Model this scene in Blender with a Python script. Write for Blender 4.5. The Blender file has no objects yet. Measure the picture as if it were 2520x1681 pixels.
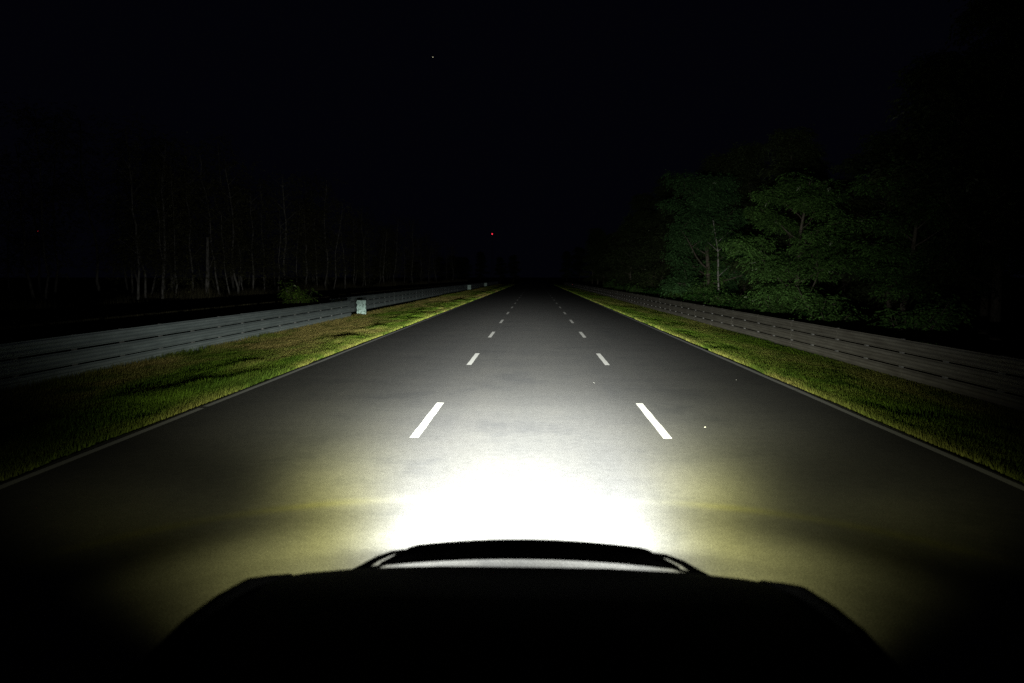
import bpy, bmesh, math, random
import numpy as np

rng = np.random.default_rng(11)
random.seed(11)
scene = bpy.context.scene
COL = scene.collection
R = math.radians

# ------------------------------------------------------------------ camera
CAM_H = 2.31
cam_d = bpy.data.cameras.new('camera')
cam = bpy.data.objects.new('camera', cam_d)
COL.objects.link(cam)
cam.location = (0, 0, CAM_H)
cam.rotation_euler = (R(90 - 5.4), 0, R(1.92))
cam_d.sensor_width = 36.0
cam_d.lens = 24.0
cam_d.clip_start = 0.05
cam_d.clip_end = 9000
cam_d.dof.use_dof = True
cam_d.dof.focus_distance = 22
cam_d.dof.aperture_fstop = 1.4
scene.camera = cam

# ------------------------------------------------------------------ night sky
w = bpy.data.worlds.new('World')
scene.world = w
w.use_nodes = True
bg = w.node_tree.nodes['Background']
bg.inputs['Color'].default_value = (0.38, 0.40, 1.0, 1)
bg.inputs['Strength'].default_value = 0.0018

# ------------------------------------------------------------------ exposure / render
vs = scene.view_settings
vs.view_transform = 'Standard'
vs.look = 'None'
vs.exposure = 0
vs.gamma = 1
vs.use_curve_mapping = False
scene.render.engine = 'CYCLES'
cy = scene.cycles
cy.use_denoising = False
try:
    cy.denoiser = 'OPENIMAGEDENOISE'
except Exception:
    pass
cy.max_bounces = 4
cy.diffuse_bounces = 2
cy.glossy_bounces = 2
cy.sample_clamp_indirect = 0.04
cy.use_adaptive_sampling = False
cy.use_light_tree = False
cy.light_sampling_threshold = 0.0
try:
    w.cycles.sampling_method = 'NONE'
except Exception:
    pass

# ------------------------------------------------------------------ headlamp light
LAMP_Y, LAMP_Z, LAMP_X = 2.87, 0.90, 0.80
CAR_X = -0.045

def lamp_nodes(ld, kick):
    """Photometric distribution of one headlamp: wide near field, hot spot under a low-beam cut-off, weak spill above."""
    ld.use_nodes = True
    nt = ld.node_tree
    em = nt.nodes['Emission']
    L = nt.links
    def M(op, a, b=None, c=None):
        n = nt.nodes.new('ShaderNodeMath'); n.operation = op
        for i, v in enumerate((a, b, c)):
            if v is None: continue
            if isinstance(v, (int, float)): n.inputs[i].default_value = v
            else: L.new(v, n.inputs[i])
        return n.outputs[0]
    def SM(v, a, b):
        n = nt.nodes.new('ShaderNodeMapRange'); n.interpolation_type = 'SMOOTHSTEP'
        L.new(v, n.inputs['Value'])
        n.inputs['From Min'].default_value = a; n.inputs['From Max'].default_value = b
        return n.outputs[0]
    def G(v, mu, s):
        d = M('DIVIDE', M('SUBTRACT', v, mu), s)
        return M('EXPONENT', M('MULTIPLY', M('MULTIPLY', d, d), -0.5))
    geo = nt.nodes.new('ShaderNodeNewGeometry')
    sep = nt.nodes.new('ShaderNodeSeparateXYZ')
    L.new(geo.outputs['Incoming'], sep.inputs[0])
    x, y, z = sep.outputs
    az = M('MULTIPLY', M('ARCTAN2', x, y), 57.2958)
    el = M('MULTIPLY', M('ARCSINE', z), 57.2958)
    dep = M('MAXIMUM', M('MULTIPLY', el, -1), 0.0)              # degrees below the horizontal
    sd = M('MULTIPLY', el, -1)
    azs = M('ADD', az, 1.25)
    aa = M('ABSOLUTE', azs)
    outw = M('MULTIPLY', azs, float(kick))                       # towards the outside of the vehicle
    fc = nt.nodes.new('ShaderNodeFloatCurve')                    # vertical profile: ln intensity against depression
    cv = fc.mapping.curves[0]
    pts = [(d/40.0, (k+3)/10.0) for d, k in PROFILE]
    cv.points[0].location = pts[0]; cv.points[-1].location = pts[-1]
    for q in pts[1:-1]: cv.points.new(*q)
    fc.mapping.use_clip = False
    fc.mapping.update()
    L.new(M('DIVIDE', dep, 40.0), fc.inputs['Value'])
    prof_i = M('EXPONENT', M('SUBTRACT', M('MULTIPLY', fc.outputs[0], 10.0), 3.0))
    d20 = M('MINIMUM', dep, 20.0)
    sw = M('ADD', 13.2, M('SUBTRACT', M('MULTIPLY', G(dep, 10.3, 1.8), 3.4), M('MULTIPLY', SM(dep, 11.5, 14.5), M('SUBTRACT', M('MULTIPLY', SM(outw, -3, 6), 6.4), 3.5))))
    pw = M('ADD', M('ADD', 1.877, M('MULTIPLY', d20, -0.0357)), M('MULTIPLY', G(dep, 10.3, 1.8), 1.35))
    g_near = M('EXPONENT', M('MULTIPLY', M('POWER', M('DIVIDE', aa, sw), pw), -1.0))
    line = G(dep, 12.5, 0.22)                                    # coloured fringe along the lower edge of the beam
    near = M('MULTIPLY', M('MULTIPLY', prof_i, SM(sd, -0.5, 2.4)), g_near)
    hot = M('DIVIDE', HOT_I, M('ADD', M('MULTIPLY', dep, dep), 0.30))
    hs = M('ADD', 2.2, M('MINIMUM', M('MULTIPLY', dep, 1.7), 5.0))
    hd = M('DIVIDE', azs, hs)
    hot = M('MULTIPLY', M('MULTIPLY', hot, SM(sd, 0.2, 1.9)), M('EXPONENT', M('MULTIPLY', M('MULTIPLY', hd, hd), -0.5)))
    far = M('MULTIPLY', M('MULTIPLY', G(az, 3, 7), FAR_I), M('MULTIPLY', SM(el, -0.6, 0.6), M('EXPONENT', M('DIVIDE', M('MAXIMUM', el, 0.0), -4.0))))
    fore = M('MULTIPLY', M('MULTIPLY', G(outw, 20, 10.5), FORE_I), M('MULTIPLY', SM(dep, 12.5, 17.0), SM(dep, 36, 22)))
    spill = M('MULTIPLY', M('MULTIPLY', M('ADD', G(azs, -35, 9), M('MULTIPLY', G(azs, 33, 9), 1.7)), SPILL_I), M('MULTIPLY', SM(dep, 4.5, 8.0), SM(dep, 15, 10)))
    wide = M('MULTIPLY', M('MULTIPLY', G(aa, 25, 7.0), WIDE_I), M('MULTIPLY', SM(el, 3.0, 0.0), SM(dep, 9.0, 3.0)))
    up = M('ADD', M('MULTIPLY', G(az, 15.0, 7.3), UP_R), M('MULTIPLY', G(az, -10, 12), UP_W))
    upfall = M('EXPONENT', M('DIVIDE', M('MAXIMUM', el, 0.0), -12.0))
    up = M('MULTIPLY', M('MULTIPLY', up, upfall), M('MULTIPLY', SM(el, -1.0, 1.2), SM(el, 26, 15)))
    tot = M('ADD', M('ADD', M('ADD', near, hot), far), M('ADD', M('ADD', up, fore), M('ADD', wide, spill)))
    tot = M('MULTIPLY', tot, M('ADD', 1.0, M('MULTIPLY', line, BAND_I)))
    cut = M('SUBTRACT', 1.0, M('MULTIPLY', SM(aa, 28, 50), SM(dep, 9, 4)))
    tot = M('MULTIPLY', M('MULTIPLY', tot, cut), SM(aa, 58, 46))
    side = SM(outw, 3, 20)
    f1 = M('MULTIPLY', M('MULTIPLY', side, SM(dep, 0.0, 13.0)), 0.80)
    f3 = M('MULTIPLY', M('MULTIPLY', line, side), 0.18)
    fac = M('MINIMUM', M('ADD', f1, f3), 1.0)
    mix = nt.nodes.new('ShaderNodeMix'); mix.data_type = 'RGBA'
    L.new(fac, mix.inputs['Factor'])
    mix.inputs['A'].default_value = (0.98, 1.0, 0.93, 1)
    mix.inputs['B'].default_value = (1.0, 0.955, 0.22, 1)
    L.new(mix.outputs['Result'], em.inputs['Color'])
    L.new(tot, em.inputs['Strength'])

PROFILE = [(0, 5.97), (1.5, 5.81), (3, 5.66), (4.5, 5.66), (6, 5.75), (7.5, 5.54), (9, 5.26), (11, 5.02), (13, 4.97), (15, 4.85), (17, 4.62), (19, 3.30), (22, 1.9), (28, 0.6), (40, -2.1)]
HOT_I = 2107.0
FAR_I = 110.0
WIDE_I = 7.5
FORE_I = 5.2
SPILL_I = 2.0
BAND_I = 0.24
UP_R, UP_W = 54.0, 20.0
LAMP_W = 303.0
for s in (-1, 1):
    ld = bpy.data.lights.new('headlight_beam', 'SPOT')
    ld.energy = LAMP_W
    ld.spot_size = R(168)
    ld.spot_blend = 0.12
    ld.shadow_soft_size = 0.012
    lamp_nodes(ld, s)
    lo = bpy.data.objects.new('headlight_beam', ld)
    COL.objects.link(lo)
    lo.location = (CAR_X + s * LAMP_X, LAMP_Y, LAMP_Z)
    lo.rotation_euler = (R(90), 0, 0)
    lo['kind'] = 'structure'

# ------------------------------------------------------------------ helpers
def tag(o, label=None, cat=None, group=None, kind=None):
    if label: o['label'] = label
    if cat: o['category'] = cat
    if group: o['group'] = group
    if kind: o['kind'] = kind
    return o

def link(name, me, parent=None):
    o = bpy.data.objects.new(name, me)
    COL.objects.link(o)
    if parent is not None: o.parent = parent
    return o

def empty(name, loc=(0, 0, 0), rz=0):
    o = bpy.data.objects.new(name, None)
    COL.objects.link(o)
    o.location = loc
    o.rotation_euler = (0, 0, rz)
    o.empty_display_size = 0.2
    return o

def mesh_np(name, V, F, mat=None, smooth=False, col=None):
    """V (n,3); F (m,k) with a fixed k, or a list of lists."""
    me = bpy.data.meshes.new(name)
    V = np.asarray(V, dtype=np.float32)
    if isinstance(F, np.ndarray):
        m, k = F.shape
        me.vertices.add(len(V)); me.vertices.foreach_set('co', V.ravel())
        me.loops.add(m * k); me.loops.foreach_set('vertex_index', F.astype(np.int32).ravel())
        me.polygons.add(m)
        me.polygons.foreach_set('loop_start', np.arange(0, m * k, k, dtype=np.int32))
        try: me.polygons.foreach_set('loop_total', np.full(m, k, dtype=np.int32))
        except Exception: pass
        me.update(calc_edges=True)
    else:
        me.from_pydata(V.tolist(), [], F); me.update()
    if smooth:
        me.polygons.foreach_set('use_smooth', np.ones(len(me.polygons), dtype=bool))
    if mat: me.materials.append(mat)
    if col is not None:
        a = me.color_attributes.new('tint', 'FLOAT_COLOR', 'POINT')
        c = np.ones((len(V), 4), dtype=np.float32); c[:, :3] = col
        a.data.foreach_set('color', c.ravel())
    me.validate()
    return me

class MB:
    def __init__(s): s.v = []; s.f = []
    def box(s, x0, x1, y0, y1, z0, z1):
        n = len(s.v)
        s.v += [(x0,y0,z0),(x1,y0,z0),(x1,y1,z0),(x0,y1,z0),(x0,y0,z1),(x1,y0,z1),(x1,y1,z1),(x0,y1,z1)]
        s.f += [[n,n+3,n+2,n+1],[n+4,n+5,n+6,n+7],[n,n+1,n+5,n+4],[n+1,n+2,n+6,n+5],[n+2,n+3,n+7,n+6],[n+3,n,n+4,n+7]]
        return s
    def tube(s, pts, rad, k=8, cap=True):
        pts = [np.array(p, float) for p in pts]
        n0 = len(s.v)
        up0 = None
        for i, p in enumerate(pts):
            a = pts[max(i-1, 0)]; b = pts[min(i+1, len(pts)-1)]
            t = b - a; t /= (np.linalg.norm(t) + 1e-9)
            ref = np.array((0.31, 0.95, 0.05)) if up0 is None else up0
            u = ref - t * ref.dot(t)
            if np.linalg.norm(u) < 1e-3: u = np.cross(t, (1, 0, 0))
            u /= np.linalg.norm(u); up0 = u
            vv = np.cross(t, u)
            r = rad[i] if hasattr(rad, '__len__') else rad
            for j in range(k):
                q = 2*math.pi*j/k
                s.v.append(tuple(p + r*(math.cos(q)*u + math.sin(q)*vv)))
        for i in range(len(pts)-1):
            for j in range(k):
                a = n0+i*k+j; b = n0+i*k+(j+1) % k
                s.f.append([a, b, b+k, a+k])
        if cap:
            s.f.append([n0+j for j in range(k)][::-1])
            e = n0+(len(pts)-1)*k
            s.f.append([e+j for j in range(k)])
        return s
    def loft(s, rings, cap=True):
        n0 = len(s.v); k = len(rings[0])
        for r in rings: s.v += [tuple(p) for p in r]
        for i in range(len(rings)-1):
            for j in range(k):
                a = n0+i*k+j; b = n0+i*k+(j+1) % k
                s.f.append([a, b, b+k, a+k])
        if cap:
            s.f.append([n0+j for j in range(k)][::-1])
            e = n0+(len(rings)-1)*k
            s.f.append([e+j for j in range(k)])
        return s
    def mesh(s, name, mat, smooth=False, bevel=0):
        me = bpy.data.meshes.new(name)
        me.from_pydata([tuple(map(float, v)) for v in s.v], [], s.f)
        bm = bmesh.new(); bm.from_mesh(me)
        bmesh.ops.recalc_face_normals(bm, faces=bm.faces)
        if bevel:
            bmesh.ops.bevel(bm, geom=[e for e in bm.edges if e.calc_face_angle(0) > 0.6], offset=bevel, segments=2, affect='EDGES')
        bm.to_mesh(me); bm.free()
        if smooth:
            me.polygons.foreach_set('use_smooth', np.ones(len(me.polygons), dtype=bool))
        me.materials.append(mat)
        return me
    def build(s, name, mat, parent=None, smooth=False, bevel=0):
        return link(name, s.mesh(name, mat, smooth, bevel), parent)

def vnoise(x, y, seed=0):
    """smooth value noise, arrays in, 0..1 out"""
    g = np.random.default_rng(seed).random((64, 64))
    xi = np.floor(x).astype(int); yi = np.floor(y).astype(int)
    fx = x - xi; fy = y - yi
    fx = fx*fx*(3-2*fx); fy = fy*fy*(3-2*fy)
    a = g[xi % 64, yi % 64]; b = g[(xi+1) % 64, yi % 64]
    c = g[xi % 64, (yi+1) % 64]; d = g[(xi+1) % 64, (yi+1) % 64]
    return (a*(1-fx)+b*fx)*(1-fy)+(c*(1-fx)+d*fx)*fy

# ------------------------------------------------------------------ materials
def mat_new(name):
    m = bpy.data.materials.new(name); m.use_nodes = True
    return m, m.node_tree, m.node_tree.nodes['Principled BSDF']

def ramp(nt, src, stops):
    r = nt.nodes.new('ShaderNodeValToRGB')
    els = r.color_ramp.elements
    while len(els) < len(stops): els.new(0.5)
    for e, (p, c) in zip(els, stops):
        e.position = p; e.color = (*c, 1)
    nt.links.new(src, r.inputs[0])
    return r.outputs[0]

def noise(nt, scale, detail=4, rough=0.55, vec=None, stretch=None):
    n = nt.nodes.new('ShaderNodeTexNoise')
    n.inputs['Scale'].default_value = scale; n.inputs['Detail'].default_value = detail
    n.inputs['Roughness'].default_value = rough
    if vec is None:
        g = nt.nodes.new('ShaderNodeNewGeometry'); vec = g.outputs['Position']
    if stretch:
        mp = nt.nodes.new('ShaderNodeMapping'); mp.inputs['Scale'].default_value = stretch
        nt.links.new(vec, mp.inputs[0]); vec = mp.outputs[0]
    nt.links.new(vec, n.inputs['Vector'])
    return n.outputs[0]

def mul(nt, a, b, fac=1.0, mode='MULTIPLY'):
    m = nt.nodes.new('ShaderNodeMix'); m.data_type = 'RGBA'; m.blend_type = mode
    m.inputs['Factor'].default_value = fac
    for s, v in (('A', a), ('B', b)):
        if isinstance(v, tuple): m.inputs[s].default_value = (*v, 1)
        else: nt.links.new(v, m.inputs[s])
    return m.outputs['Result']

def bump(nt, bs, src, strength, dist):
    b = nt.nodes.new('ShaderNodeBump')
    b.inputs['Strength'].default_value = strength; b.inputs['Distance'].default_value = dist
    nt.links.new(src, b.inputs['Height']); nt.links.new(b.outputs[0], bs.inputs['Normal'])

def simple(name, col, rough=0.6, metal=0.0, var=0.25, scale=6.0, spec=0.5):
    m, nt, b = mat_new(name)
    n = noise(nt, scale)
    lo = tuple(c*(1-var) for c in col); hi = tuple(min(1, c*(1+var)) for c in col)
    nt.links.new(ramp(nt, n, [(0.3, lo), (0.7, hi)]), b.inputs['Base Color'])
    b.inputs['Roughness'].default_value = rough
    b.inputs['Metallic'].default_value = metal
    b.inputs['Specular IOR Level'].default_value = spec
    return m

def m_asphalt():
    m, nt, b = mat_new('asphalt')
    fine = noise(nt, 70, 4, 0.8)
    grit = ramp(nt, fine, [(0.32, (0.034, 0.034, 0.033)), (0.5, (0.071, 0.071, 0.070)), (0.68, (0.125, 0.125, 0.122))])
    mid = noise(nt, 9, 5, 0.7)
    c = mul(nt, grit, ramp(nt, mid, [(0.3, (0.86, 0.86, 0.86)), (0.7, (1.12, 1.12, 1.12))]))
    lane = noise(nt, 1.0, 4, 0.6, stretch=(0.9, 0.05, 1))
    c = mul(nt, c, ramp(nt, lane, [(0.3, (0.90, 0.91, 0.93)), (0.7, (1.07, 1.06, 1.04))]))
    blot = noise(nt, 0.55, 6, 0.7)
    c = mul(nt, c, ramp(nt, blot, [(0.34, (0.80, 0.81, 0.84)), (0.46, (1.0, 1.0, 1.0)), (0.7, (1.08, 1.07, 1.05))]))
    cross = noise(nt, 1.0, 5, 0.65, stretch=(0.25, 0.8, 1))
    c = mul(nt, c, ramp(nt, cross, [(0.35, (0.92, 0.92, 0.93)), (0.6, (1.04, 1.04, 1.03))]))
    nt.links.new(c, b.inputs['Base Color'])
    b.inputs['Roughness'].default_value = 0.95
    b.inputs['Specular IOR Level'].default_value = 0.15
    bump(nt, b, fine, 0.35, 0.004)
    return m

def m_paint(name, col, wear):
    m, nt, b = mat_new(name)
    n = noise(nt, 30, 5, 0.7)
    w_ = tuple(c*wear for c in col)
    nt.links.new(ramp(nt, n, [(0.34, w_), (0.42, col)]), b.inputs['Base Color'])
    b.inputs['Roughness'].default_value = 0.8
    b.inputs['Specular IOR Level'].default_value = 0.2
    return m

def m_ground():
    m, nt, b = mat_new('verge_soil')
    n = noise(nt, 0.9, 6, 0.65, stretch=(1.0, 0.45, 1))
    f = noise(nt, 28, 4, 0.7)
    c = ramp(nt, n, [(0.30, (0.020, 0.026, 0.006)), (0.48, (0.040, 0.042, 0.010)), (0.62, (0.075, 0.058, 0.022)), (0.8, (0.05, 0.055, 0.012))])
    c = mul(nt, c, ramp(nt, f, [(0.3, (0.55, 0.55, 0.55)), (0.7, (1.25, 1.25, 1.25))]))
    nt.links.new(c, b.inputs['Base Color'])
    b.inputs['Roughness'].default_value = 1.0
    b.inputs['Specular IOR Level'].default_value = 0.0
    bump(nt, b, f, 0.8, 0.04)
    return m

def m_tint(name, rough=0.7, trans=0.25, spec=0.2):
    """colour from the 'tint' attribute (each blade or leaf has its own colour)"""
    m, nt, b = mat_new(name)
    a = nt.nodes.new('ShaderNodeAttribute'); a.attribute_name = 'tint'
    nt.links.new(a.outputs['Color'], b.inputs['Base Color'])
    b.inputs['Roughness'].default_value = rough
    b.inputs['Specular IOR Level'].default_value = spec
    if trans:
        t = nt.nodes.new('ShaderNodeBsdfTranslucent')
        nt.links.new(a.outputs['Color'], t.inputs['Color'])
        mx = nt.nodes.new('ShaderNodeMixShader'); mx.inputs[0].default_value = trans
        nt.links.new(b.outputs[0], mx.inputs[1]); nt.links.new(t.outputs[0], mx.inputs[2])
        nt.links.new(mx.outputs[0], nt.nodes['Material Output'].inputs['Surface'])
    return m

def m_galv(name, lo, hi):
    m, nt, b = mat_new(name)
    n = noise(nt, 2.2, 6, 0.7, stretch=(1, 0.5, 3))
    f = noise(nt, 22, 4, 0.7)
    c = ramp(nt, n, [(0.3, lo), (0.72, hi)])
    c = mul(nt, c, ramp(nt, f, [(0.25, (0.86, 0.86, 0.86)), (0.6, (1.04, 1.04, 1.04))]))
    nt.links.new(c, b.inputs['Base Color'])
    b.inputs['Roughness'].default_value = 0.62
    b.inputs['Metallic'].default_value = 0.25
    return m

def m_bark(name, lo, hi, sc=9.0):
    m, nt, b = mat_new(name)
    g = nt.nodes.new('ShaderNodeTexCoord')
    n = noise(nt, sc, 5, 0.7, vec=g.outputs['Object'], stretch=(2.2, 2.2, 0.7))
    nt.links.new(ramp(nt, n, [(0.36, lo), (0.56, hi)]), b.inputs['Base Color'])
    b.inputs['Roughness'].default_value = 0.9
    b.inputs['Specular IOR Level'].default_value = 0.1
    bump(nt, b, n, 0.6, 0.02)
    return m

def m_emit(name, col, strength):
    m, nt, b = mat_new(name)
    b.inputs['Base Color'].default_value = (*col, 1)
    b.inputs['Emission Color'].default_value = (*col, 1)
    b.inputs['Emission Strength'].default_value = strength
    try:
        m.cycles.emission_sampling = 'NONE'
    except Exception:
        pass
    return m

ASPHALT = m_asphalt()
LINE = m_paint('lane_paint', (0.60, 0.60, 0.575), 0.4)
EDGE = m_paint('edge_paint', (0.46, 0.465, 0.45), 0.55)
SOIL = m_ground()
GRASS = m_tint('grass_blades', 0.85, 0.25, 0.05)
LEAF = m_tint('leaves', 0.85, 0.25, 0.05)
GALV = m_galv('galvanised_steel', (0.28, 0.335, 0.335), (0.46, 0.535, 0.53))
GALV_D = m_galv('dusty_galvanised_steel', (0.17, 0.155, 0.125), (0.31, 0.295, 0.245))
POSTM = simple('post_steel', (0.22, 0.22, 0.21), 0.6, 0.3)
BARK = m_bark('grey_bark', (0.03, 0.026, 0.02), (0.09, 0.078, 0.06))
BIRCH = m_bark('birch_bark', (0.035, 0.032, 0.028), (0.22, 0.21, 0.19), 5.0)
PAINT_B = simple('black_car_paint', (0.004, 0.004, 0.0045), 0.6, 0.0, 0.1, 3, 0.06)
PLASTIC = simple('black_plastic', (0.012, 0.012, 0.012), 0.6, 0.0, 0.2, 20, 0.3)
RUBBER = simple('tyre_rubber', (0.02, 0.02, 0.02), 0.9, 0.0, 0.2, 12, 0.2)
ALLOY = simple('alloy', (0.3, 0.3, 0.3), 0.4, 0.8, 0.1)
GLASS_D = simple('tinted_glass', (0.01, 0.011, 0.012), 0.08, 0.0, 0.05)
LENS = m_emit('lit_lens', (1.0, 0.98, 0.9), 0.4)
STONE = simple('pale_stone', (0.75, 0.75, 0.68), 0.6, 0, 0.1, 30)

# ------------------------------------------------------------------ ground, road, markings
prof = [(-3000, 0.0), (-60, 0.0), (-13, 0.02), (-10.6, 0.0), (-8.5, -0.03), (-6.1, -0.02), (5.6, -0.02), (7.2, -0.10), (8.9, -0.20), (12, -0.22), (60, -0.2), (3000, -0.2)]
ys = [-120, 0, 40, 120, 300, 900, 3000]
V = [(x, y, z) for y in ys for (x, z) in prof]
n = len(prof)
F = [[j*n+i, j*n+i+1, (j+1)*n+i+1, (j+1)*n+i] for j in range(len(ys)-1) for i in range(n-1)]
o = link('ground', mesh_np('ground', V, F, SOIL)); tag(o, kind='structure', label='dark dry soil and turf on both sides of the road')

def ground_z(x):
    return np.interp(x, [p[0] for p in prof], [p[1] for p in prof])

ROAD_L, ROAD_R = -6.02, 5.49
N = 400
yy = np.concatenate([np.linspace(-40, 0, 20, endpoint=False), np.geomspace(1, 521, N) - 1])
eL = ROAD_L + (vnoise(yy*1.3, yy*0+3.3, 5)-0.5)*0.08 + (vnoise(yy*5, yy*0+1.3, 6)-0.5)*0.03
eR = ROAD_R + (vnoise(yy*1.3, yy*0+7.3, 7)-0.5)*0.08 + (vnoise(yy*5, yy*0+9.3, 8)-0.5)*0.03
V = []
for y, a, b in zip(yy, eL, eR):
    V += [(a-0.05, y, -0.06), (a, y, 0.0), (b, y, 0.0), (b+0.05, y, -0.06)]
F = [[i*4+k, i*4+k+1, i*4+k+5, i*4+k+4] for i in range(len(yy)-1) for k in range(3)]
road = link('road', mesh_np('road', V, F, ASPHALT)); tag(road, kind='structure', label='three-lane dark asphalt road running straight into the night')

# lane dashes: each dash is painted on the road
DASH_X = (-1.735, 1.915)
P, LEN, WID, Y0 = 8.20, 2.75, 0.128, 9.62
dash = bpy.data.meshes.new('lane_dash')
xs = np.linspace(-WID/2, WID/2, 2); ls = np.linspace(0, LEN, 12)
rr = random.Random(4)
V = [(x + rr.uniform(-.004, .004), y, 0.004) for y in ls for x in xs]
F = [[j*2, j*2+1, j*2+3, j*2+2] for j in range(len(ls)-1)]
dash = mesh_np('lane_dash', V, F, LINE)
for x in DASH_X:
    for k in range(-1, 40):
        d = link('lane_dash', dash, road)
        d.location = (x, Y0 + k*P + (0.06 if x > 0 else 0), 0)
# edge lines, left one broken where a joint crosses it
def edge_line(x, runs, wid):
    for (y0, y1) in runs:
        q = np.linspace(y0, y1, max(3, int((y1-y0)/1.5)))
        V = []
        for y in q:
            j = (vnoise(np.array([y*2.1]), np.array([x]), 3)[0]-0.5)*0.03
            V += [(x-wid/2+j*0.4, y, 0.004), (x+wid/2+j, y, 0.004)]
        F = [[i*2, i*2+1, i*2+3, i*2+2] for i in range(len(q)-1)]
        link('edge_line', mesh_np('edge_line', V, F, EDGE), road)
edge_line(-5.88, [(-20, 11.72), (11.86, 27), (27.03, 60), (60.03, 330)], 0.115)
edge_line(5.36, [(-20, 14), (14.02, 45), (45.03, 330)], 0.115)

# small pale stones lying on the asphalt
def stone(x, y, r, label):
    bm = bmesh.new(); bmesh.ops.create_icosphere(bm, subdivisions=1, radius=r)
    for v in bm.verts: v.co *= rr.uniform(.75, 1.2); v.co.z *= .7
    me = bpy.data.meshes.new('pebble'); bm.to_mesh(me); bm.free(); me.materials.append(STONE)
    o = link('pebble', me); o.location = (x, y, r*.5); tag(o, label, 'pebble')
stone(2.63, 10.45, 0.009, 'white pebble on the asphalt just outside the dash beside the blown-out glare')
stone(1.30, 14.85, 0.0035, 'tiny pale pebble lying in the middle lane short of the second dash')
stone(4.54, 15.4, 0.006, 'pale pebble near the edge line beside the yellow-green verge')

# ------------------------------------------------------------------ guardrails (three W-beams one above the other)
def beam_mesh(name, length, mat):
    pr = [(0, -.155), (.004, -.142), (.050, -.112), (.056, -.062), (.012, -.022), (.012, .022), (.056, .062), (.050, .112), (.004, .142), (0, .155)]
    back = [(d-.005, z) for d, z in pr]
    ring = pr + back[::-1]
    k = len(ring)
    mb = MB()
    mb.loft([[(d, y, z) for d, z in ring] for y in (0, length)])
    return mb.mesh(name, mat)

def guardrail(x, sgn, y0, y1, base, mat, label, drift=0.0, bay=1.8):
    """sgn: +1 when the face looks towards +X"""
    t = empty('guardrail', (x, y0, base)); tag(t, label, 'guardrail')
    sec = bay*2
    bm_ = beam_mesh('beam', sec-0.004, mat)
    pm = MB().box(-.07, -.012, -.05, .05, -.5, 1.0).box(-.012, -.004, -.06, .06, .29, .36).box(-.012, -.004, -.06, .06, .635, .705).mesh('post', POSTM)
    ns = int((y1-y0)/sec)
    r = random.Random(int(abs(x)*10))
    for i in range(ns):
        for tz in (0.150, 0.497, 0.844):
            b = link('beam', bm_, t)
            b.location = (r.uniform(-.006, .006)+drift*i, i*sec, tz + r.uniform(-.004, .004))
            b.scale = (sgn, 1, 1)
            b.rotation_euler = (0, r.uniform(-.01, .01), 0)
        for h in range(2):
            p = link('post', pm, t)
            p.location = (drift*i, i*sec + h*bay + .12, r.uniform(-.01, .01)); p.scale = (sgn, 1, 1)
    return t
guardrail(-10.45, 1, 6.0, 40.3, 0.0, GALV, 'grey three-beam steel guardrail ending at the white marker panel beside the bush')
guardrail(-11.95, 1, 39.6, 220, 0.02, GALV, 'set-back three-beam steel guardrail starting behind the white marker panel', drift=0.004)
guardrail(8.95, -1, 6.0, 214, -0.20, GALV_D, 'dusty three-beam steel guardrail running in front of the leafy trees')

# marker panels at rail ends
def m_panel():
    m, nt, b = mat_new('chipped_reflective_panel')
    tc = nt.nodes.new('ShaderNodeTexCoord')
    n = noise(nt, 7, 5, 0.75, vec=tc.outputs['Object'])
    nt.links.new(ramp(nt, n, [(0.42, (0.10, 0.16, 0.12)), (0.50, (0.52, 0.74, 0.66)), (0.8, (0.68, 0.88, 0.82))]), b.inputs['Base Color'])
    b.inputs['Roughness'].default_value = 0.5
    return m
PANEL = m_panel()
def panel(x, y, wd, label):
    t = empty('marker_panel', (x, y, 0.0)); tag(t, label, 'marker panel')
    h = 0.92
    for z0, z1, nm in ((0.06, 0.34, 'board'), (0.348, 0.63, 'board'), (0.638, h, 'board')):
        mb = MB()
        r = random.Random(int(z0*100+y))
        L0 = r.uniform(0, .05)
        mb.loft([[(-wd/2+L0, q, z0), (wd/2, q, z0), (wd/2, q, z1), (-wd/2+.04, q, z1), (-wd/2-r.uniform(0, .03), q, (z0+z1)/2)] for q in (-.012, .012)])
        mb.build(nm, PANEL, t)
    MB().box(-.06, .06, .0125, .09, -.4, h-.05).build('post', POSTM, t)
panel(-10.43, 40.75, 0.56, 'chipped white reflective panel at the end of the guardrail beside the bush')
panel(-11.35, 118, 0.6, 'small pale marker panel far down the set-back guardrail')
panel(-11.4, 158, 0.6, 'faint marker panel farthest along the set-back guardrail, past the other panels')

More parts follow.
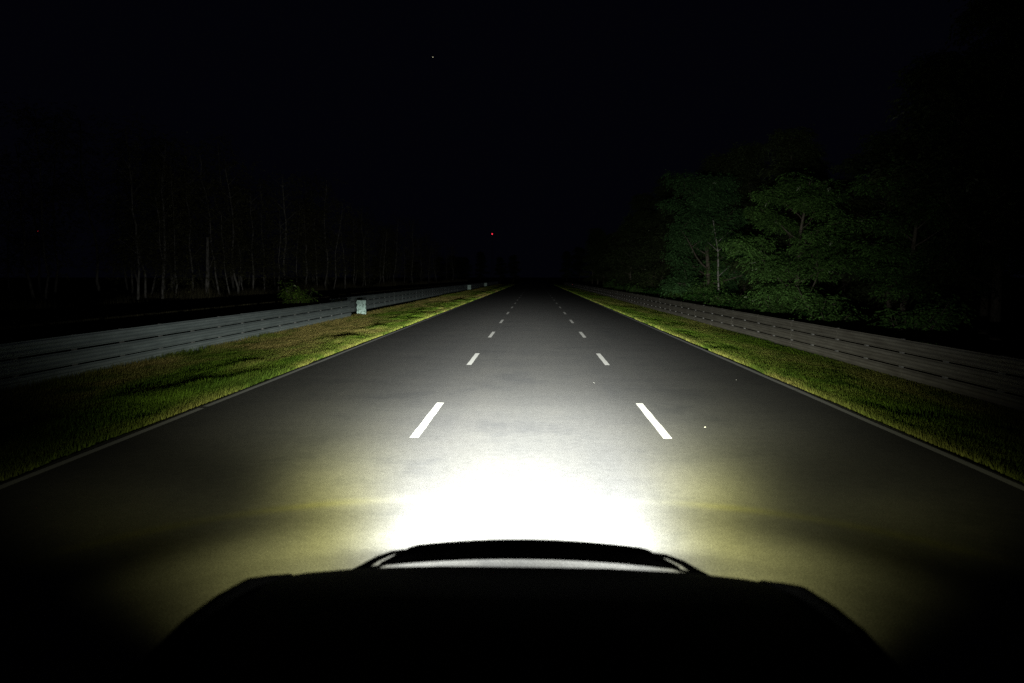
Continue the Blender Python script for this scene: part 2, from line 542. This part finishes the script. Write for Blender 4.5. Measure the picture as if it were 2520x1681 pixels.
# ------------------------------------------------------------------ grass
def grass(name, x0, x1, ya, yb, count, seed, side, label):
    g = np.random.default_rng(seed)
    y = ya*np.exp(g.random(count)*math.log(yb/ya))
    u = g.random(count)
    x = x0 + (x1-x0)*u
    inner = np.abs(x - (ROAD_L if side < 0 else ROAD_R))            # metres from the asphalt
    wob = vnoise(y*0.8, x*0+2, seed+1)*0.16
    keep = inner > 0.015 + wob*0.55
    n1 = vnoise(x*1.1, y*0.35, seed+2); n2 = vnoise(x*3.1, y*1.2, seed+3); n3 = vnoise(x*0.35, y*0.12, seed+4)
    dry = np.clip((n1*0.6+n3*0.7+n2*0.25-0.62)*2.2 + (0.55 if side < 0 else 0.1)*np.clip((inner-1.0)/1.5, 0, 1) , 0, 1)
    if side > 0: dry *= 0.55
    dry = np.maximum(dry, np.clip(1-(inner-0.05)/0.55, 0, 1)*(0.45+0.6*(n2-0.5))*np.clip(1.15-y/110, .35, 1))
    bare = n2 + 0.5*n1 < 0.42
    keep &= ~(bare & (g.random(count) < 0.75))
    h = 0.055 + 0.05*n1 + 0.05*g.random(count)
    tall = np.clip((vnoise(x*1.6, y*0.8, seed+9)-0.52)*5, 0, 1)*np.clip(1-np.abs(inner-0.9)/1.1, 0, 1)
    if side < 0: h += tall*0.085
    h += np.clip((inner-3.6)/0.8, 0, 1)*0.14*g.random(count)          # unmown strip under the rail
    h *= 1 - 0.35*dry
    ok = keep
    x, y, h, dry, n2 = x[ok], y[ok], h[ok], dry[ok], n2[ok]
    m = len(x)
    z = ground_z(x) - 0.012
    a = g.random(m)*math.pi
    wd = (0.006 + 0.0007*y)*(0.7+0.6*g.random(m))
    h = h*(1+0.004*y)
    lean = (g.random((m, 2))-0.5)*h[:, None]*1.1
    Vv = np.empty((m, 3, 3), np.float32)
    Vv[:, 0] = np.stack([x-np.cos(a)*wd, y-np.sin(a)*wd, z], 1)
    Vv[:, 1] = np.stack([x+np.cos(a)*wd, y+np.sin(a)*wd, z], 1)
    Vv[:, 2] = np.stack([x+lean[:, 0], y+lean[:, 1], z+h], 1)
    green = np.array((0.095, 0.165, 0.016)); gold = np.array((0.27, 0.225, 0.07)); dark = np.array((0.03, 0.065, 0.008))
    c = green*(1-dry)[:, None] + gold*dry[:, None]
    mixd = np.clip((0.45-n2)*2.5, 0, 1)[:, None]
    c = c*(1-mixd*0.7) + dark*mixd*0.7
    c *= (0.6+0.8*g.random(m))[:, None]
    cc = np.repeat(c, 3, axis=0)
    me = mesh_np(name, Vv.reshape(-1, 3), np.arange(m*3).reshape(-1, 3), GRASS, col=cc)
    o = link(name, me); tag(o, label, 'grass', kind='stuff')
grass('grass', -10.6, ROAD_L-0.02, 5.5, 200, 330000, 21, -1, 'green and straw-coloured mown grass between the road and the grey guardrail')
grass('grass', ROAD_R+0.02, 8.85, 5.5, 200, 260000, 31, 1, 'yellow-green mown grass between the road and the dusty guardrail')

# ------------------------------------------------------------------ trees
def leaf_quads(C, D, Nn, ln, wd):
    """diamond leaves: centres C, axis D, normal Nn, length, width -> V,F"""
    D = D/(np.linalg.norm(D, axis=1, keepdims=True)+1e-9)
    S = np.cross(D, Nn); S /= (np.linalg.norm(S, axis=1, keepdims=True)+1e-9)
    m = len(C)
    Vv = np.empty((m, 4, 3), np.float32)
    Vv[:, 0] = C
    Vv[:, 1] = C + D*(ln*0.45)[:, None] + S*(wd*0.5)[:, None]
    Vv[:, 2] = C + D*ln[:, None]
    Vv[:, 3] = C + D*(ln*0.45)[:, None] - S*(wd*0.5)[:, None]
    return Vv.reshape(-1, 3), np.arange(m*4).reshape(-1, 4)

def branchy(mb, g, p0, d, length, r0, depth, tips, bend=0.25, kids=3, upw=0.15):
    pts = [np.array(p0, float)]; dd = np.array(d, float); dd /= np.linalg.norm(dd)
    nseg = 5
    for i in range(nseg):
        dd = dd + (g.random(3)-0.5)*bend + np.array((0, 0, upw*0.3)); dd /= np.linalg.norm(dd)
        pts.append(pts[-1] + dd*length/nseg)
    rad = np.linspace(r0, max(r0*0.35, 0.006), nseg+1)
    mb.tube(pts, rad, 7 if r0 > .05 else 5, cap=False)
    if depth == 0:
        tips.append((pts[-1], dd)); tips.append((pts[3], dd)); return
    for k in range(kids):
        i = int(g.integers(2, nseg+1))
        side = g.normal(size=3); side[2] = abs(side[2])*0.35; side /= np.linalg.norm(side)
        nd = dd*0.55 + side*0.85
        branchy(mb, g, pts[i], nd, length*g.uniform(.45, .7), rad[i]*0.65, depth-1, tips, bend, kids, upw)
    tips.append((pts[-1], dd))

def crown_mesh(name, g, pads, per, leaf_l, leaf_w, base_col, flat=0.32, droop=0.5, pale=0.0015):
    """pads: (centre, radius).  Each pad is a loose layer of compound leaves, drooping at its rim."""
    Cs, Ds, Ns, cols, Ls = [], [], [], [], []
    for (c, r) in pads:
        m = int(per*r*r)
        q = g.random(m)*2*math.pi; rad = np.sqrt(g.random(m))*r
        zz = g.normal(size=m)*flat*r*0.5 - droop*(rad/r)**2*r*0.45
        P_ = np.stack([c[0]+np.cos(q)*rad, c[1]+np.sin(q)*rad, c[2]+zz], 1)
        out = np.stack([np.cos(q), np.sin(q), -droop*(0.3+rad/r)], 1) + g.normal(size=(m, 3))*0.35
        nl = 7
        out /= np.linalg.norm(out, axis=1, keepdims=True)
        side = np.cross(out, (0, 0, 1.0)); side /= (np.linalg.norm(side, axis=1, keepdims=True)+1e-9)
        tone = g.uniform(.65, 1.25)
        ct = np.array(base_col)*tone*(0.6+0.8*g.random((m, 1)))
        ct = ct*np.array((1, 1, 1)) + (g.random((m, 1)) < pale)*np.array((.25, .27, .2))
        for k in range(nl):
            t = (k//2+1)/4.0
            sg = 0 if k == nl-1 else (1 if k % 2 else -1)
            base = P_ + out*(leaf_l*3.0*t)
            Cs.append(base); Ds.append(side*sg*1.0 + out*0.55 + g.normal(size=(m, 3))*0.2 + np.array((0, 0, -.25)))
            Ns.append(np.array((0, 0, 1.0)) + g.normal(size=(m, 3))*0.55); cols.append(ct); Ls.append(leaf_l*g.uniform(.75, 1.25, m))
    C = np.concatenate(Cs); D = np.concatenate(Ds); Nn = np.concatenate(Ns); cl = np.concatenate(cols); ln = np.concatenate(Ls)
    V, F = leaf_quads(C, D, Nn, ln, ln*leaf_w/leaf_l)
    return mesh_np(name, V, F, LEAF, col=np.repeat(cl, 4, axis=0))

def make_tree_meshes(seed, H, trunk_r, spread, lean, leaf, col, per, barkm, kids=3, clear=0.25, pad_r=(.6, 1.0), stems=1, pale=0.0015):
    g = np.random.default_rng(seed)
    mb = MB(); tips = []
    for s in range(stems):
        l2 = np.array(lean) + (g.random(2)-0.5)*0.25*(stems > 1)
        pts = [np.array((g.normal()*0.1*(stems > 1), g.normal()*0.1*(stems > 1), -0.3))]
        nseg = 9
        for i in range(nseg):
            pts.append(pts[-1] + np.array((l2[0]*H/nseg + g.normal()*H*.008, l2[1]*H/nseg + g.normal()*H*.008, (H*0.92+.3)/nseg)))
        rad = np.linspace(trunk_r, trunk_r*0.18, nseg+1); rad[0] *= 1.25
        mb.tube(pts, rad, 9, cap=False)
        nb = int(H*2.0)
        for b in range(nb):
            f = clear + (1-clear)*(b+g.random()*0.6)/nb
            i = min(nseg-1, int(f*nseg)); p = pts[i] + (pts[i+1]-pts[i])*(f*nseg-i)
            a = b*2.4 + g.random()
            prof_ = (1-f)**0.55*(0.5+min(1, (f-clear+.1)/.3)*.5)
            L = spread*max(.22, prof_)*g.uniform(.6, 1.15)
            d = (math.cos(a), math.sin(a), g.uniform(.1, .7))
            branchy(mb, g, p, d, L, max(.012, rad[i]*.45), 1, tips, .3, kids)
        tips.append((pts[-1], np.array((0, 0, 1.0))))
    trunk = mb.mesh('trunk', barkm, smooth=True)
    pads = [(t[0], g.uniform(*pad_r)) for t in tips]
    crown = crown_mesh('crown', g, pads, per, leaf[0], leaf[1], col, pale=pale)
    return trunk, crown

def tree(name, tm, cm, loc, rz, sc, label, cat, group=None, tilt=0.0):
    t = empty(name, loc, rz); t.scale = (sc, sc, sc)
    if tilt: t.rotation_euler = (random.uniform(-tilt, tilt), random.uniform(-tilt, tilt), rz)
    tag(t, label, cat, group)
    link('trunk', tm, t)
    if cm: link('crown', cm, t)
    return t

# the two large lit trees behind the dusty guardrail
G_COOL = (0.040, 0.092, 0.030); G_WARM = (0.050, 0.105, 0.024); G_DIM = (0.034, 0.048, 0.018)
ta = make_tree_meshes(101, 8.8, 0.17, 4.3, (0.0, 0.01), (.13, .055), G_COOL, 150, BARK, kids=3, clear=.12, pad_r=(.55, .95))
tree('locust_tree', *ta, (12.5, 50.0, -.2), 0.4, 1.18, 'cool green layered tree with pale forked trunk behind the dusty guardrail', 'tree')
tb = make_tree_meshes(105, 7.4, 0.15, 4.0, (-0.01, 0.0), (.10, .048), G_WARM, 190, BARK, kids=3, clear=.07, pad_r=(.4, .8), pale=0.006)
tree('locust_tree', *tb, (12.2, 32.0, -.2), 2.1, 1.0, 'bright yellow-green spreading tree hanging low over the dusty guardrail', 'tree')
tc_ = make_tree_meshes(108, 7.6, 0.14, 3.0, (0.02, 0.0), (.11, .05), G_WARM, 130, BARK, kids=3, clear=.2, pad_r=(.4, .8))
tree('locust_tree', *tc_, (15.0, 28.5, -.2), 4.0, 1.0, 'dim leafy tree half merged behind the bright spreading tree', 'tree')

# slim birch stems between the two
def stem_mesh(seed, H, r, lean, mat):
    g = np.random.default_rng(seed); mb = MB()
    pts = [np.array((0, 0, -.3))]
    for i in range(12):
        pts.append(pts[-1] + np.array((lean*H/12+g.normal()*H*.008, g.normal()*H*.008, (H+.3)/12)))
    mb.tube(pts, np.linspace(r, r*.3, 13), 8, cap=True)
    for b in range(int(H*1.2)):
        i = int(g.integers(5, 12)); a = g.random()*6.28; L = g.uniform(.4, 1.3)
        p = pts[i]; q = p + np.array((math.cos(a)*L*.6, math.sin(a)*L*.6, L*.55)); e = q + np.array((math.cos(a)*L*.3, math.sin(a)*L*.3, L*.2))
        mb.tube([p, q, e], [r*.28, r*.16, .006], 5, cap=False)
    return mb.mesh('trunk', mat, smooth=True), pts
bt, bp = stem_mesh(7, 6.5, .085, -.05, BIRCH)
bcr = crown_mesh('crown', np.random.default_rng(8), [(p, .7) for p in bp[5:]], 90, .10, .05, G_WARM)
tree('birch_tree', bt, bcr, (12.6, 47.0, -.2), 0, 1.0, 'thin white birch stem standing in front of the cool green tree', 'tree')

# background wood on the side of the dusty rail
bgv = []
for i, (H, sp, per, clr) in enumerate(((10.5, 3.0, 30, .12), (12.0, 3.4, 28, .18), (9.0, 2.8, 32, .1), (13.0, 2.6, 28, .15))):
    bgv.append(make_tree_meshes(200+i, H, .16, sp, (0, 0), (.15, .07), G_DIM, per*2, BARK, kids=2, clear=clr, pad_r=(.7, 1.2)))
rr2 = random.Random(77)
for i in range(46):
    if i < 22:
        y = 24 + i*6.4 + rr2.uniform(-2, 2); x = (17.0 if y < 55 else 14.6) + rr2.uniform(-1.5, 2.2)
    else:
        y = 22 + (i-22)*7 + rr2.uniform(-3, 3); x = 22.5 + rr2.uniform(-2, 4)
    v = bgv[rr2.randrange(4)]
    tree('woodland_tree', *v, (x, y, -.2), rr2.uniform(0, 6.28), rr2.uniform(.85, 1.2), 'dark leafy tree in the dense wood behind the dusty guardrail', 'tree', 'dark trees behind the dusty guardrail')

# low bushes along the dusty rail
def bush_meshes(seed, H, wd, leaf, col, per):
    g = np.random.default_rng(seed); mb = MB(); pads = []
    for k in range(16):
        a = g.random()*6.28; L = H*g.uniform(.55, 1.0); sp_ = wd*g.uniform(.2, .55)
        p0 = np.array((g.normal()*.1, g.normal()*.1, -.15)); p1 = p0 + np.array((math.cos(a)*sp_*.4, math.sin(a)*sp_*.4, L*.55)); p2 = p1 + np.array((math.cos(a)*sp_*.6, math.sin(a)*sp_*.6, L*.45))
        mb.tube([p0, p1, p2], [.022, .014, .005], 5, cap=False)
        pads += [(p2, g.uniform(.22, .38)*wd*.6), ((p1+p2)/2, g.uniform(.2, .36)*wd*.6)]
    return mb.mesh('stem', BARK, smooth=True), crown_mesh('foliage', g, pads, per, leaf[0], leaf[1], col, flat=.8)
def bush(ms, loc, rz, sc, label, group=None):
    t = empty('bush', loc, rz); t.scale = (sc, sc, sc); tag(t, label, 'bush', group)
    link('stem', ms[0], t); link('foliage', ms[1], t)
bv = [bush_meshes(301, 1.6, 1.9, (.09, .045), G_WARM, 170), bush_meshes(302, 1.3, 1.7, (.09, .045), (0.03, .085, .016), 170), bush_meshes(303, 1.9, 1.8, (.10, .05), G_WARM, 150)]
for k, (x, y, s) in enumerate(((10.6, 25.0, 1.0), (11.0, 27.5, .85), (10.9, 30.5, 1.05), (10.6, 33.5, .95), (11.0, 36.5, 1.0), (11.4, 21.0, 1.1), (11.3, 40.5, .9), (10.8, 58, 1.1), (10.7, 70, 1.0), (11.2, 85, 1.2), (11.6, 64, 1.2), (11.5, 100, 1.3), (11.0, 38.6, 1.25), (11.3, 43.8, 1.3), (11.6, 47.5, 1.35), (11.3, 52.0, 1.3), (11.8, 34.6, 1.3), (11.9, 29.0, 1.3))):
    bush(bv[k % 3], (x, y, -.2), k*1.3, s, 'low green bush growing against the back of the dusty guardrail', 'bushes behind the dusty guardrail')
# the single bush behind the grey guardrail
bush(bush_meshes(310, 2.25, 1.45, (.10, .05), (0.085, .15, .022), 170), (-11.9, 34.0, 0), 0.5, 1.0, 'small green bush showing over the grey guardrail near the white panel')

# ------------------------------------------------------------------ birch wood beyond the grey guardrail
bw = []
for i in range(5):
    g = np.random.default_rng(400+i)
    H = (9.5, 10.5, 8.5, 11.0, 9.0)[i]
    tm, pts = stem_mesh(410+i, H, (.085, .07, .06, .095, .055)[i], (0.0, .03, -.06, .0, .09)[i], BIRCH)
    pads = []
    for p in pts[4:]:
        for q in range(3):
            pads.append((p + np.array((g.normal()*.7, g.normal()*.7, g.normal()*.3)), g.uniform(.5, .9)))
    bw.append((tm, crown_mesh('crown', g, pads, 60, .10, .05, (0.11, .11, .05), flat=.9)))
def px2y(px, x):                                                   # distance along the road at which the wood's edge crosses that column
    return abs(x)*1567/(1228-px)
first = True
cols_ = [300, 322, 352, 366, 392, 430, 500, 528, 541, 556, 572, 600, 632, 655, 672, 694, 705, 724, 746, 762, 790, 812, 827, 842, 868, 880, 902, 925, 948, 968, 985, 1004, 1022, 1040]
for k, px in enumerate(cols_):
    x = -20.0 - rr2.uniform(0, 2.2)
    v = bw[k % 5]
    tree('birch_tree', *v, (x, px2y(px, x), 0), rr2.uniform(0, 6.28), rr2.uniform(.85, 1.1), 'slender pale-barked birch in the wood beyond the grey guardrail', 'tree', 'birches beyond the grey guardrail', tilt=.07)
for k in range(60):
    x = -25 - rr2.uniform(0, 12); y = 26*math.exp(rr2.random()*2.0)
    tree('birch_tree', *bw[rr2.randrange(5)], (x, y, 0), rr2.uniform(0, 6.28), rr2.uniform(.9, 1.3), 'slender pale-barked birch in the wood beyond the grey guardrail', 'tree', 'birches beyond the grey guardrail', tilt=.07)
# thick broken birch
g = np.random.default_rng(55)
mb = MB(); pts = [np.array((0, 0, -.3))]
for i in range(10): pts.append(pts[-1] + np.array((.018+g.normal()*.012, g.normal()*.01, .5)))
mb.tube(pts, np.linspace(.15, .085, 11), 10)
t = empty('birch_snag', (-20.0, px2y(464, 20), 0)); tag(t, 'thick pale birch trunk broken off without a crown in the wood', 'tree')
link('trunk', mb.mesh('trunk', BIRCH, smooth=True), t)
MB().tube([pts[6], pts[6]+np.array((.25, -.1, .3)), pts[6]+np.array((.4, -.12, .7))], [.03, .02, .008], 6).build('branch_stub', BIRCH, t, smooth=True)

# tall dry undergrowth at the edge of that wood
g = np.random.default_rng(61); m = 70000
y = 24*np.exp(g.random(m)*2.1); x = -19.2 - g.random(m)*3.5
h = (0.5 + 1.3*vnoise(x*.6, y*.35, 62))*(.6+.6*g.random(m)); a = g.random(m)*math.pi; wd = .012+.0004*y
Vv = np.empty((m, 3, 3), np.float32); ln = (g.random((m, 2))-.5)*h[:, None]*.5
Vv[:, 0] = np.stack([x-np.cos(a)*wd, y-np.sin(a)*wd, 0*x], 1); Vv[:, 1] = np.stack([x+np.cos(a)*wd, y+np.sin(a)*wd, 0*x], 1); Vv[:, 2] = np.stack([x+ln[:, 0], y+ln[:, 1], h], 1)
c = np.array((.10, .09, .05))*(.5+g.random((m, 1)))
o = link('undergrowth', mesh_np('undergrowth', Vv.reshape(-1, 3), np.arange(m*3).reshape(-1, 3), GRASS, col=np.repeat(c, 3, axis=0)))
tag(o, 'tall dry undergrowth along the edge of the birch wood', 'undergrowth', kind='stuff')

# far end of the road closed by dark trees
for k in range(26):
    x = -75 + k*6 + rr2.uniform(-2, 2)
    if -8 < x < 8: continue
    tree('woodland_tree', *bgv[rr2.randrange(4)], (x, 300 + rr2.uniform(-20, 30) , 0), rr2.uniform(0, 6.28), rr2.uniform(.9, 1.4), 'dark tree at the far end of the road', 'tree', 'trees closing the far end of the road')

# ------------------------------------------------------------------ masts with red beacons, a star
RED = m_emit('red_beacon_glass', (1.0, 0.03, 0.06), 2.2)
MAST = simple('mast_steel', (0.2, 0.2, 0.2), 0.6, 0.5)
def mast(x, z, y, rad, label):
    t = empty('radio_mast', (x, y, 0)); tag(t, label, 'mast')
    mb = MB()
    for q in range(3):
        a = q*2.094
        mb.tube([(math.cos(a)*1.2, math.sin(a)*1.2, -1), (math.cos(a)*.35, math.sin(a)*.35, z-1)], [.08, .05], 6)
    mb.build('lattice_leg', MAST, t)
    br = MB()
    nb = int(z/2.4)
    for i in range(nb):
        z0 = i*(z-2)/nb; z1 = (i+1)*(z-2)/nb; r0 = 1.2-.85*z0/z; r1 = 1.2-.85*z1/z
        for q in range(3):
            a = q*2.094; b = a+2.094
            br.tube([(math.cos(a)*r0, math.sin(a)*r0, z0), (math.cos(b)*r1, math.sin(b)*r1, z1)], .03, 4)
    br.build('bracing', MAST, t)
    bm = bmesh.new(); bmesh.ops.create_uvsphere(bm, u_segments=12, v_segments=8, radius=rad)
    me = bpy.data.meshes.new('beacon'); bm.to_mesh(me); bm.free(); me.materials.append(RED)
    b = link('beacon', me, t); b.location = (0, 0, z)
mast(-38.64, 40.8, 620, 0.5, 'far mast carrying a bright red beacon above the end of the road')
mast(-516.9, 49.5, 700, 0.42, 'distant mast with a faint red beacon beyond the dark field')
bm = bmesh.new(); bmesh.ops.create_icosphere(bm, subdivisions=2, radius=3.0)
me = bpy.data.meshes.new('star'); bm.to_mesh(me); bm.free(); me.materials.append(m_emit('star_light', (1.0, .95, .62), .8))
o = link('star', me); o.location = (-876.0, 6000, 1869.3); tag(o, 'single tiny yellowish star high in the black sky', 'star')

# ------------------------------------------------------------------ the vehicle under the camera
car = empty('pickup_truck', (CAR_X, 0, 0)); tag(car, 'black pickup truck with lit headlights, seen over its bonnet and bull bar', 'pickup truck')
def mirrored(pts): return pts + [(-x, y, z) for (x, y, z) in pts[::-1]]
# bonnet: cross-sections from the front lip back to the cowl; raised shoulders at the sides
def hood_sec(y, zc, ze, zs, hw):
    """zc centre height, ze height at hood/fender gap, hw half width of the hood panel"""
    top = [(0, y, zc), (hw*.35, y, zc*.985+ze*.015), (hw*.7, y, zc*.6+ze*.4), (hw*.93, y, ze), (hw, y, ze-.012)]
    bot = [(hw, y, ze-.06), (hw*.5, y, zc-.08), (0, y, zc-.08)]
    half = top + bot
    return half + [(-x, yy_, z) for (x, yy_, z) in half[::-1] if x != 0]
secs = [(2.775, 1.06, 1.03, .93), (2.765, 1.090, 1.056, .955), (2.73, 1.113, 1.075, .975), (2.6, 1.145, 1.115, .985), (2.42, 1.19, 1.17, .99), (2.2, 1.235, 1.215, .99), (1.9, 1.27, 1.25, .985), (1.5, 1.305, 1.285, .97), (1.15, 1.335, 1.32, .95)]
mb = MB(); mb.loft([hood_sec(y, zc, ze, 0, hw) for (y, zc, ze, hw) in secs]); mb.build('hood', PAINT_B, car, smooth=True)
# fenders: shoulder line measured from the outline
sh = [(2.77, 1.0, 1.0), (2.74, 1.058, 1.03), (2.68, 1.088, 1.04), (2.6, 1.122, 1.045), (2.42, 1.192, 1.05), (2.2, 1.237, 1.052), (2.0, 1.262, 1.052), (1.85, 1.264, 1.05), (1.5, 1.285, 1.045), (1.1, 1.30, 1.03)]
gap = {q[0]: q for q in secs}
for s in (-1, 1):
    rings = []
    for (y, z, xo) in sh:
        ze = np.interp(-y, [-q[0] for q in secs], [q[2] for q in secs]) - .004
        hw = np.interp(-y, [-q[0] for q in secs], [q[3] for q in secs]) + .006
        r_ = [(hw, ze-.05), (hw, ze-.01), (hw+.006, ze), (hw+.014, max(ze, z-.004)), (xo-.032, z), (xo-.01, z-.010), (xo, z-.035), (xo+.006, z-.16), (xo-.003, .82), (xo-.04, .80)]
        rings.append([(s*a, y, b) for a, b in r_])
    mb = MB(); mb.loft(rings); mb.build('fender', PAINT_B, car, smooth=True)
# grille, bumper, headlamps
g_ = empty  # readability
gr = MB().box(-.60, .60, 2.66, 2.755, .74, 1.01).build('grille', PLASTIC, car, bevel=.01)
for k in range(5):
    MB().box(-.57, .57, 2.756, 2.78, .775+k*.048, .795+k*.048).build('grille_bar', ALLOY, gr)
bp_ = MB(); ring = lambda x, y0: [(x, y0-.22, .48), (x, y0, .50), (x, y0+.03, .56), (x, y0+.02, .68), (x, y0-.06, .725), (x, y0-.22, .725)]
bp_.loft([ring(x, 2.92-.16*abs(x/1.0)**3) for x in np.linspace(-1.03, 1.03, 15)]); bp_.build('bumper', PLASTIC, car, smooth=True)
for s in (-1, 1):
    xs_ = sorted((s*.62, s*.985))
    h_ = MB().box(xs_[0], xs_[1], 2.60, 2.765, .77, 1.01).build('headlight', PLASTIC, car, bevel=.015)
    MB().loft([[(s*LAMP_X+.10*math.cos(q), yq, LAMP_Z+.10*math.sin(q)) for q in np.linspace(0, 2*math.pi, 24, endpoint=False)] for yq in (2.767, 2.80)]).build('lens', LENS, h_, smooth=False)
# bull bar: curved top beam, chamfered ends, splayed outer hoops, uprights
bb = MB(); rings = []
for x in np.linspace(-1, 1, 41):
    X = x*.69
    yc = 3.06 - .04*x*x
    zt = 1.094 - .088*X*X - max(0, (abs(X)-.535)/.155)*.062
    zb = min(1.019 - .050*X*X, zt-.006)
    rings.append([(X+.02, yc-.035, zb), (X+.02, yc-.03, zt-.008), (X+.02, yc-.01, zt), (X+.02, yc+.03, zt-.004), (X+.02, yc+.04, zt-.02), (X+.02, yc+.035, zb)])
bull = bb.loft(rings).build('bull_bar', PLASTIC, car, smooth=True)
for s in (-1, 1):
    MB().tube([(s*.575+.02, 3.035, 1.050), (s*.63+.02, 3.03, 1.040), (s*.70+.02, 3.02, 1.014), (s*.755+.02, 2.97, .992), (s*.81+.02, 2.89, .985), (s*.88+.01, 2.82, .965), (s*.93, 2.745, .94)], [.006, .010, .013, .017, .020, .02, .02], 10).build('outer_hoop', PLASTIC, bull, smooth=True)
    MB().tube([(s*.66+.02, 3.03, .985), (s*.72+.02, 2.99, .985), (s*.76+.02, 2.955, .985)], .006, 8).build('bracket', PLASTIC, bull, smooth=True)
# cab, windscreen, bed, doors, wheels (below and behind the camera)
def cab_ring(x): return None
cb = MB(); prof_c = [(1.18, 1.33), (.42, 1.86), (.2, 1.90), (-.9, 1.905), (-1.25, 1.86), (-1.42, 1.32), (-1.42, .55), (1.18, .55)]
cb.loft([[(x*(0.80 if z > 1.7 else 0.98 if z > 1.2 else 1.0)*1.0, y, z) for (y, z) in prof_c] for x in (-1.0, 1.0)]); cb.build('cab', PAINT_B, car, bevel=.04)
ws = MB(); a0 = (1.14, 1.375); a1 = (.47, 1.842)
ws.loft([[(x0, y+.012, z+.016), (-x0, y+.012, z+.016), (-x0, y+.002, z+.004), (x0, y+.002, z+.004)] for (y, z), x0 in ((a0, .84), (a1, .72))]); ws.build('windscreen', GLASS_D, car)
for s in (-1, 1):
    dr = MB().box(min(s*1.002, s*1.02), max(s*1.002, s*1.02), -.35, .75, .62, 1.30).build('door', PAINT_B, car, bevel=.006)
    MB().box(min(s*1.021, s*1.045), max(s*1.021, s*1.045), -.28, -.10, 1.10, 1.13).build('handle', PLASTIC, dr)
    MB().loft([[(s*(1.02+.10*k), .86+d, z) for d, z in ((0, 1.32), (.09, 1.32), (.09, 1.50), (0, 1.50))] for k in (0, 2.2)]).build('side_mirror', PLASTIC, car, bevel=.015)
bd = MB(); bd.box(-1.0, 1.0, -3.2, -1.44, .62, .70).box(-1.0, -.93, -3.2, -1.44, .70, 1.28).box(.93, 1.0, -3.2, -1.44, .70, 1.28).box(-.93, .93, -3.2, -3.13, .70, 1.28).build('cargo_bed', PAINT_B, car)
MB().box(-.85, .85, -3.1, 2.6, .42, .545).build('chassis', PLASTIC, car)
for s in (-1, 1):
    for yw in (1.95, -2.2):
        tw = MB().loft([[(s*xq, yw+rq*math.cos(q), .40+rq*math.sin(q)) for q in np.linspace(0, 2*math.pi, 32, endpoint=False)] for xq, rq in ((.72, .26), (.72, .37), (.75, .40), (.95, .40), (.98, .37), (.98, .26))]).build('wheel', RUBBER, car, smooth=True)
        MB().loft([[(s*xq, yw+rq*math.cos(q), .40+rq*math.sin(q)) for q in np.linspace(0, 2*math.pi, 24, endpoint=False)] for xq, rq in ((.80, .255), (.972, .255), (.985, .22), (.96, .06))]).build('rim', ALLOY, tw, smooth=True)
